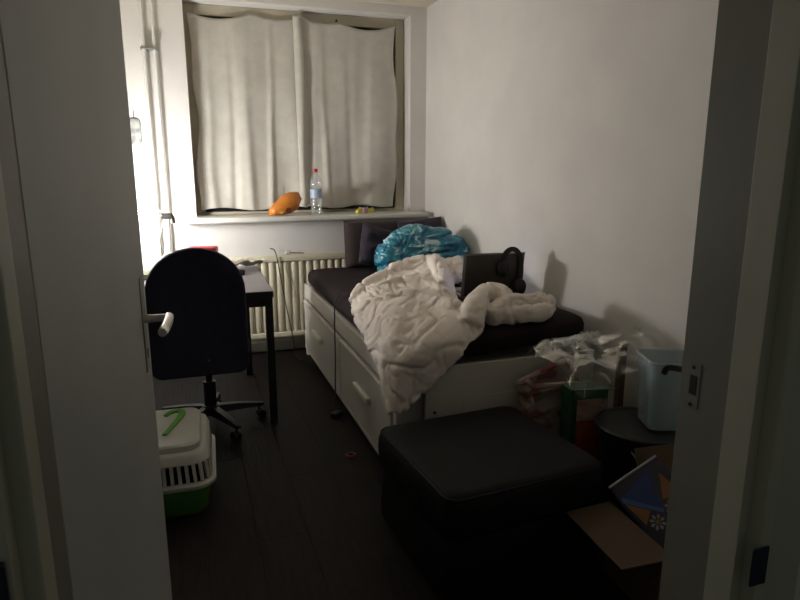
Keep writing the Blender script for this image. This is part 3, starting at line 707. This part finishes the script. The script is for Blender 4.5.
# ================================================================== CLUTTER RIGHT OF THE OTTOMAN
def bag_blob(c, w, d, hgt, seed, crumple, rz=0.0, taper=.9, n=26, m=14, slope=0.0):
    """open crumpled bag wall: rings of a wobbling rectangle, closed at the bottom"""
    rings = []
    for j in range(m):
        t = j / (m - 1); z = hgt * t; r = []
        for (x, y, _) in rrect(0, 0, w * (1 - (1 - taper) * t), d * (1 - (1 - taper) * t) * (1 - .35 * t), min(w, d) * .16, 0, 5):
            q = Vector((x, y, z)); nn = noise.noise_vector(q * 9 + Vector((seed, 0, 0))) * crumple * (.3 + t) + noise.noise_vector(q * 24 + Vector((0, seed, 0))) * crumple * .45 * (.3 + t)
            q.z += slope * x * t
            rr = Matrix.Rotation(rz, 3, 'Z') @ (q + Vector((nn.x, nn.y, nn.z * (t if j < m - 1 else 2.0 * t)))); r.append(Vector(c) + rr)
        rings.append(r)
    return rings
def print_mat(name, base, ink, scale, lo, hi, rough=.7, stretch=(1, 1, 1)):
    return mat(name, base, ink, rough=rough, scale=scale, lo=lo, hi=hi, detail=1.5, stretch=stretch)
M_paper = print_mat('printed_paper', (.34, .27, .23), (.20, .065, .06), 11, .54, .62, .75, (1, 1, 1.6))
pb2 = root('paper_bag', (1.455, 2.255, 0), 0, 'crumpled paper bag with red print between the bed and ottoman', 'bag')
g = G(); rr = bag_blob((1.455, 2.255, .002), .24, .12, .50, 3.0, .045, math.radians(8), slope=.30); g.loft(rr, False); g.b.faces.new([v for v in g.b.verts][:len(rr[0])][::-1])
b_ = g.obj('bag_wall', M_paper, pb2, True, 25, True)
s = b_.modifiers.new('t', 'SOLIDIFY'); s.thickness = .0025
lip = [Vector(p) + Vector((0, 0, .004)) for p in rr[-1]]
G().tube(lip, .012, 6, closed=True).obj('rolled_lip', print_mat('red_white_paper', (.40, .29, .26), (.26, .07, .065), 16, .48, .58), pb2, True, 30, True)

# green and red carton
gb = root('food_box', (1.555, 2.105, 0), math.radians(-8), 'green and red printed food box under the clear plastic film', 'box')
M_gbox = mat('green_print', (.020, .085, .030), (.014, .065, .022), rough=.45)
G().box(-.085, .085, -.045, .045, 0, .49, .003, 1).obj('box_body', M_gbox, gb, False)
for (x0, x1, z0, z1, m_) in ((-.055, .08, .10, .345, mat('red_print', (.32, .035, .02), (.38, .10, .03), rough=.45, scale=18)), (-.055, .08, .35, .445, mat('cream_print', (.45, .36, .28), (.36, .14, .08), rough=.45, scale=22)), (-.075, .08, .45, .48, mat('green_band', (.03, .15, .05), rough=.45))):
    G().box(x0, x1, -.0465, -.0452, z0, z1).obj('front_print', m_, gb, False)
fl = mesh('top_flap', [(-.085, -.045, .491), (.085, -.045, .491), (.085, -.11, .505), (-.085, -.10, .510), (-.085, -.045, .4935), (.085, -.045, .4935), (.085, -.11, .5075), (-.085, -.10, .5125)],
          [(3, 2, 1, 0), (4, 5, 6, 7), (0, 1, 5, 4), (1, 2, 6, 5), (2, 3, 7, 6), (3, 0, 4, 7)], M_gbox, gb)

# black drum with lid and wire handle
bn = root('drum', (1.655, 1.865, 0), 0, 'round black drum with flat lid and wire handle beside the ottoman', 'drum')
G().lathe([(0, 0), (.145, 0), (.15, .006), (.165, .37), (.165, .372), (0, .372)], 36, None, False).obj('body', M_black_plastic, bn)
G().lathe([(0, .373), (.174, .373), (.178, .380), (.178, .398), (.172, .404), (.155, .404), (.150, .399), (0, .397)], 40, None, False).obj('lid', mat('black_lid', (.013, .013, .014), (.02, .02, .021), rough=.35), bn)
G().tube(smooth_curve([(-.13, -.105, .35), (-.09, -.17, .26), (-.02, -.20, .235), (.06, -.185, .26), (.10, -.13, .35)], 20), .0035, 8).obj('wire_handle', M_chrome, bn)

# upright brown board / strut with pale end
st = root('wooden_strut', (1.835, 2.23, 0), math.radians(12), 'brown wooden strut standing upright inside the clear plastic', 'strut')
M_wood = mat('brown_wood', (.085, .045, .025), (.12, .066, .036), rough=.6, scale=6, stretch=(8, 8, 1))
G().box(-.02, .02, -.012, .012, 0, .60, .002).obj('post', M_wood, st, False)
G().box(-.022, .022, -.014, .014, .6002, .615, .003).obj('end_cap', mat('cream_cap', (.55, .5, .42), rough=.6), st, False)

# translucent pale blue container with black clip handle
M_tub = mat('milky_blue_plastic', (.52, .64, .68), (.40, .56, .62), rough=.25, scale=5, trans=.15, alpha=.48)
tb = root('plastic_container', (1.735, 1.835, .405), math.radians(-20), 'milky blue plastic container with black clip handle standing on the black drum', 'container')
g = G(); rs = [rrect(0, 0, .165 + .03 * t, .155 + .03 * t, .03, .27 * t + .001) for t in (0, .02, .25, .5, .75, .97, 1.0)] + [rrect(0, 0, .187, .177, .03, .27), rrect(0, 0, .158, .148, .03, .01)]
g.loft(rs, False); g.b.faces.new([v for v in g.b.verts][:len(rs[0])][::-1]); g.obj('tub', M_tub, tb, True, 40)
g = G(); g.tube([(p[0], p[1], .272) for p in rrect(0, 0, .20, .19, .033, 0)], .006, 8, closed=True); g.obj('rim', M_tub, tb)
V, F = stroke(smooth_curve([(-.060, -.106, .240), (-.064, -.110, .258), (-.050, -.112, .270), (.02, -.110, .256), (.080, -.106, .236)], 18), [.012, .014] + [.022] * 16, .012, Vector((0, -1, 0)))
mesh('clip_handle', V, F, M_black_plastic, tb, True, sharp=40)
g = G(); g.loft([rrect(0, 0, .12, .11, .02, .012), rrect(0, 0, .13, .12, .02, .20), rrect(0, 0, .10, .09, .02, .23)]); g.obj('stored_contents', mat('blue_contents', (.10, .22, .30), (.35, .42, .42), rough=.6, scale=9), tb)

# crumpled clear plastic film over the pile
M_film = film_mat('clear_film')
random.seed(21)
rw = []
for j, (ya, zt) in enumerate(((2.34, .575), (2.27, .63), (2.19, .66), (2.10, .645), (2.02, .60), (1.975, .53))):
    r = []
    for i, u in enumerate((0, .2, .4, .6, .8, 1)):
        z = zt + .02 * math.sin(u * 5 + j) + .025 * random.uniform(-1, 1) + .04 * u
        if i == 0: z -= .05
        r.append((1.36 + .47 * u + .02 * random.uniform(-1, 1) + .02 * j, ya + .015 * random.uniform(-1, 1), z))
    rw.append(r)
P = patch(rw, 56, 48); NN = sheet_normals(P); V = []
for j in range(48):
    for i in range(56):
        p = P[j][i]
        c1 = abs(noise.noise(Vector((p.x * 7 + p.y * 3, p.y * 6 - p.x * 3, 3.1))))
        V.append(p + NN[j][i] * (.016 * max(0, .10 - c1) / .10 + .003 * noise.noise(p * 20)))
o = mesh('plastic_film', V, grid_faces(56, 48), M_film, None, True, sharp=30)
setp(o, 'crumpled sheet of clear plastic film draped over the pile at the wall', 'plastic film')
# twisted end of the film reaching towards the bed
g = G(); pts = smooth_curve([(1.32, 2.13, .645), (1.38, 2.14, .665), (1.46, 2.14, .675), (1.54, 2.13, .695), (1.62, 2.12, .705)], 40)
n_ = 12; rings = []
for k, p in enumerate(pts):
    rad = .007 + .006 * abs(noise.noise(Vector((k * .4, 1, 2)))) + .006 * abs(math.sin(k * .16))
    rings.append([p + Vector((0, rad * math.cos(2 * PI * a / n_) * (1 + .7 * noise.noise(Vector((a * 1.3, k * .5, 0)))), rad * 1.4 * math.sin(2 * PI * a / n_) * (1 + .8 * noise.noise(Vector((a * 1.1, k * .6, 5)))))) for a in range(n_)])
g.loft(rings); tw = g.obj('twisted_end', film_mat('bunched_film', (.92, .94, .92), .34, .04, .02), o, True, 15)

# cardboard box with open flaps and a wrapped pack inside
M_card = mat('cardboard', (.115, .076, .046), (.10, .066, .040), rough=.85, scale=5, bump=.1, bscale=40)
cb = root('cardboard_box', (1.50, 1.42, 0), math.radians(-4), 'open brown cardboard box with flaps spread, in front by the doorway', 'cardboard box')
w_, d_, hh = .40, .33, .27
def cbb(n, x0, x1, y0, y1, z0, z1, m=None): return G().box(x0, x1, y0, y1, z0, z1, .001, 1).obj(n, m or M_card, cb, False)
cbb('bottom', -w_ / 2, w_ / 2, -d_ / 2, d_ / 2, 0, .004); cbb('wall', -w_ / 2, -w_ / 2 + .004, -d_ / 2, d_ / 2, .0042, hh); cbb('wall', w_ / 2 - .004, w_ / 2, -d_ / 2, d_ / 2, .0042, hh)
cbb('wall', -w_ / 2 + .0042, w_ / 2 - .0042, -d_ / 2, -d_ / 2 + .004, .0042, hh); cbb('wall', -w_ / 2 + .0042, w_ / 2 - .0042, d_ / 2 - .004, d_ / 2, .0042, hh)
def flap(a, b, dirv, ln, trim=.0):
    a, b, dv = Vector(a), Vector(b), Vector(dirv).normalized(); t_ = (b - a).normalized(); n_ = t_.cross(dv).normalized() * .004
    q = [a, b, b + dv * ln - t_ * trim, a + dv * ln + t_ * trim]; q2 = [p + n_ for p in q]
    return mesh('flap', q + q2, [(3, 2, 1, 0), (4, 5, 6, 7), (0, 1, 5, 4), (1, 2, 6, 5), (2, 3, 7, 6), (3, 0, 4, 7)], M_card, cb)
flap((-w_ / 2, -d_ / 2, hh), (-w_ / 2, d_ / 2, hh), (-1, .08, -.12), .165, .006)
flap((-w_ / 2 + .13, d_ / 2, hh), (w_ / 2, d_ / 2, hh), (0, .42, .8), .165, .006)
flap((w_ / 2, d_ / 2, hh), (w_ / 2, -d_ / 2, hh), (.8, 0, .5), .16, .006)
flap((w_ / 2, -d_ / 2, hh), (-w_ / 2, -d_ / 2, hh), (0, -.9, -.5), .16, .006)
# the pack: blue wrap, orange and white flower panels
pk = root('wrapped_pack', (1.42, 1.47, .01), 0, 'shiny blue wrapped pack with orange and white flower print in the cardboard box', 'pack')
M_pkb = mat('blue_wrap', (.007, .024, .13), (.010, .036, .17), rough=.25); M_pkp = mat('dark_violet_wrap', (.03, .03, .055), (.024, .024, .045), rough=.22)
nz_ = Vector((-.50, -.55, .67)).normalized(); hx = Vector((.74, -.67, 0)).normalized(); hv = nz_.cross(hx).normalized()
if hv.z < 0: hv = -hv
PC = Vector((1.405, 1.50, .325)); e1 = (hx + hv).normalized(); e2 = (hv - hx).normalized()
MP = Matrix((( e1.x, e2.x, nz_.x, PC.x), (e1.y, e2.y, nz_.y, PC.y), (e1.z, e2.z, nz_.z, PC.z), (0, 0, 0, 1)))
G().box(-.10, .10, -.19, .10, -.09, 0, .010, 3, MP).obj('wrapper', M_pkp, pk, True, 40, True)
G().tube([MP @ Vector((-.098, .101, .002)), MP @ Vector((.098, .101, .002))], .004, 8).obj('wrap_seam', mat('clear_edge', (.45, .45, .5), rough=.2), pk, True, 40, True)
def face(pts, m, n='print_panel', lift=.0006):
    V = [PC + hx * a + hv * b + nz_ * lift for a, b in pts] + [PC + hx * a + hv * b + nz_ * (lift + .0012) for a, b in pts]; k = len(pts)
    return mesh(n, V, [tuple(range(k))[::-1], tuple(range(k, 2 * k))] + [(i, (i + 1) % k, k + (i + 1) % k, k + i) for i in range(k)], m, pk, world=True)
M_or = mat('orange_print', (.24, .10, .02), (.20, .08, .015), rough=.35); M_wh = mat('white_print', (.28, .28, .30), rough=.35)
face([(-.025, .090), (-.095, -.020), (.030, -.030)], M_pkb); face([(.012, .085), (.055, .055), (.060, .010), (.030, .0)], M_or)
face([(-.085, -.042), (-.005, -.046), (-.012, -.095)], M_or); face([(-.100, -.022), (.035, -.032), (.035, -.043), (-.090, -.040)], mat('light_blue_wrap', (.05, .13, .36), rough=.25))
for (cx, cz_) in ((.062, -.020), (.020, -.078), (.072, -.085)):
    for k in range(8):
        a = 2 * PI * k / 8
        face([(cx + r_ * math.cos(a + o_), cz_ + r_ * math.sin(a + o_)) for r_, o_ in ((.008, 0), (.020, -.28), (.027, 0), (.020, .28))], M_wh, 'flower_petal', .0020)
    face([(cx + .008 * math.cos(a), cz_ + .008 * math.sin(a)) for a in [2 * PI * i / 10 for i in range(10)]], M_or, 'flower_centre', .0034)

# ================================================================== SILL ITEMS
M_or2 = mat('orange_foil', (.62, .22, .035), (.50, .14, .02), rough=.3, scale=12, metal=.15, lo=.4, hi=.7)
ck = root('snack_bag', (.69, 4.60, 1.046), math.radians(0), 'crumpled orange foil snack bag lying open on the window sill', 'snack bag')
rows_ = []
for t, (cx, cz_, w2, hh2) in zip(range(6), ((-.115, .022, .020, .020), (-.08, .036, .040, .034), (-.03, .060, .050, .056), (.02, .082, .050, .070), (.07, .105, .040, .060), (.115, .145, .012, .022))):
    r = []
    for k in range(20):
        a = 2 * PI * k / 20; q = Vector((cx, math.cos(a) * w2, math.sin(a) * hh2))
        d = noise.noise_vector(q * 22 + Vector((3, 1, 7))) * .015
        v = Vector((cx - .45 * math.sin(a) * hh2, q.y, cz_ + math.sin(a) * hh2)) + d; v.z = max(v.z, .002); r.append(v)
    rows_.append(r)
g = G(); g.loft(rows_, False); cb_ = g.obj('foil', M_or2, ck, True, 30); s = cb_.modifiers.new('t', 'SOLIDIFY'); s.thickness = .0015
G().loft([[(.02 + .022 * math.cos(a), -.052 - dy, .040 + .020 * math.sin(a)) for a in [2 * PI * i / 12 for i in range(12)]] for dy in (0, .003)]).obj('printed_spot', mat('dark_red_print', (.13, .03, .012), rough=.4), ck, False)
G().loft([[(-.03 + .016 * math.cos(a), -.046 - dy, .030 + .013 * math.sin(a)) for a in [2 * PI * i / 12 for i in range(12)]] for dy in (0, .003)]).obj('printed_spot', mat('yellow_print', (.65, .42, .08), rough=.4), ck, False)

# water bottle
bo = root('water_bottle', (.925, 4.60, 1.046), 0, 'clear plastic water bottle with red cap on the window sill', 'bottle')
prof = [(.030, 0), (.041, .006), (.043, .02), (.041, .045), (.043, .07), (.043, .10), (.040, .11), (.043, .12), (.043, .19), (.038, .20), (.043, .21), (.043, .235), (.036, .265), (.020, .295), (.0135, .305), (.0135, .322)]
G().lathe(prof, 28).obj('bottle_body', film_mat('clear_pet', (.93, .95, .96), .10, .06, .10), bo)
G().lathe([(.0158, .310), (.0158, .332), (.014, .335), (0, .335)], 20, None, False).obj('cap', mat('red_cap', (.55, .03, .02), rough=.35), bo)
G().lathe([(.0438, .122), (.0438, .188)], 28, None, False).obj('label_band', mat('pale_blue_label', (.42, .50, .62), (.30, .38, .55), rough=.4, scale=20), bo)
# small wrapper
wp = root('sweet_wrapper', (1.30, 4.60, 1.046), math.radians(6), 'small crumpled yellow and pink wrapper on the sill above the cushion', 'wrapper')
for (x0, m_, hgt) in ((-.045, mat('yellow_foil', (.55, .50, .08), (.45, .42, .06), rough=.35), .040), (-.012, mat('pink_foil', (.55, .35, .38), (.5, .28, .32), rough=.35), .032), (.020, mat('yellow_foil', (.55, .5, .08)), .045)):
    g = G(); rr = bag_blob((x0 * 1.4 + .015, 0, .001), .052, .045, hgt * 1.0, x0 * 40, .018, .2, .85, 10, 6); g.loft(rr); g.obj('foil_piece', m_, wp, True, 25)

# ================================================================== CABLES AND SMALL THINGS
def cable(name, pts, r, label, m=M_black_plastic, cat='cable'):
    return setp(G().tube(smooth_curve(pts, 40), r, 8).obj(name, m), label, cat)
pl1 = cable('power_cable', [(.58, 4.66, .80), (.60, 4.58, .795), (.615, 4.545, .72), (.65, 4.52, .45), (.69, 4.50, .20), (.71, 4.46, .02), (.735, 4.36, .006)], .0042, 'thin black cable hanging down in front of the radiator')
cable('charger_cable', [(.98, 3.50, .668), (.86, 3.47, .668), (.79, 3.44, .64), (.775, 3.42, .52), (.765, 3.38, .30), (.745, 3.32, .08), (.74, 3.28, .012)], .0038, 'thin black cable hanging over the bed edge past a drawer')
ad = root('power_plug', (.735, 3.25, 0), math.radians(30), 'black power plug lying on the floor beside the bed drawer', 'plug')
G().box(-.03, .03, -.022, .022, 0, .035, .008, 2).obj('body', M_black_plastic, ad); G().tube([(.028, 0, .017), (.06, 0, .012)], .008, 8).obj('strain_relief', M_black_plastic, ad)
sk = root('wall_plug', (.70, 4.60, .757), 0, 'white plug lying on top of the radiator', 'plug')
G().box(-.02, .02, -.018, .018, 0, .030, .007, 2).obj('body', M_pale, sk); G().tube(smooth_curve([(.018, 0, .012), (.07, .005, .010), (.12, .0, .006)], 10), .004, 8).obj('cord', mat('orange_brown_cord', (.32, .14, .07), rough=.5), sk)
# red bottle-cap-like ring on the floor
G_ = G().tube([(.691 + .022 * math.cos(a), 2.756 + .020 * math.sin(a), .006) for a in [2 * PI * k / 20 for k in range(20)]], .006, 8, closed=True)
setp(G_.obj('rubber_ring', mat('dull_red_rubber', (.22, .04, .025), (.17, .03, .02), rough=.5)), 'small red rubber ring lying on the dark floor', 'ring')
# dark ornament on the back wall left of the pipes
orn = root('wall_ornament', (-.285, YB, 1.63), 0, 'small dark patterned ornament hanging on the wall behind the lamp', 'ornament')
M_orn = mat('grey_ornament', (.16, .17, .17), (.42, .43, .41), rough=.4, scale=26)
G().loft([rrect(0, 0, .075, .17, .03, -.0), rrect(0, 0, .08, .175, .032, .006), rrect(0, 0, .07, .165, .03, .012)]).obj('plate_tmp', M_orn, orn).name = 'plaque'
pq = [o for o in orn.children][0]; pq.rotation_euler = (PI / 2, 0, 0); pq.location = (0, -.001, 0)
G().tube([(0, -.004, .085), (0, -.004, .14)], .002, 6).obj('hanging_loop', M_black_metal, orn)
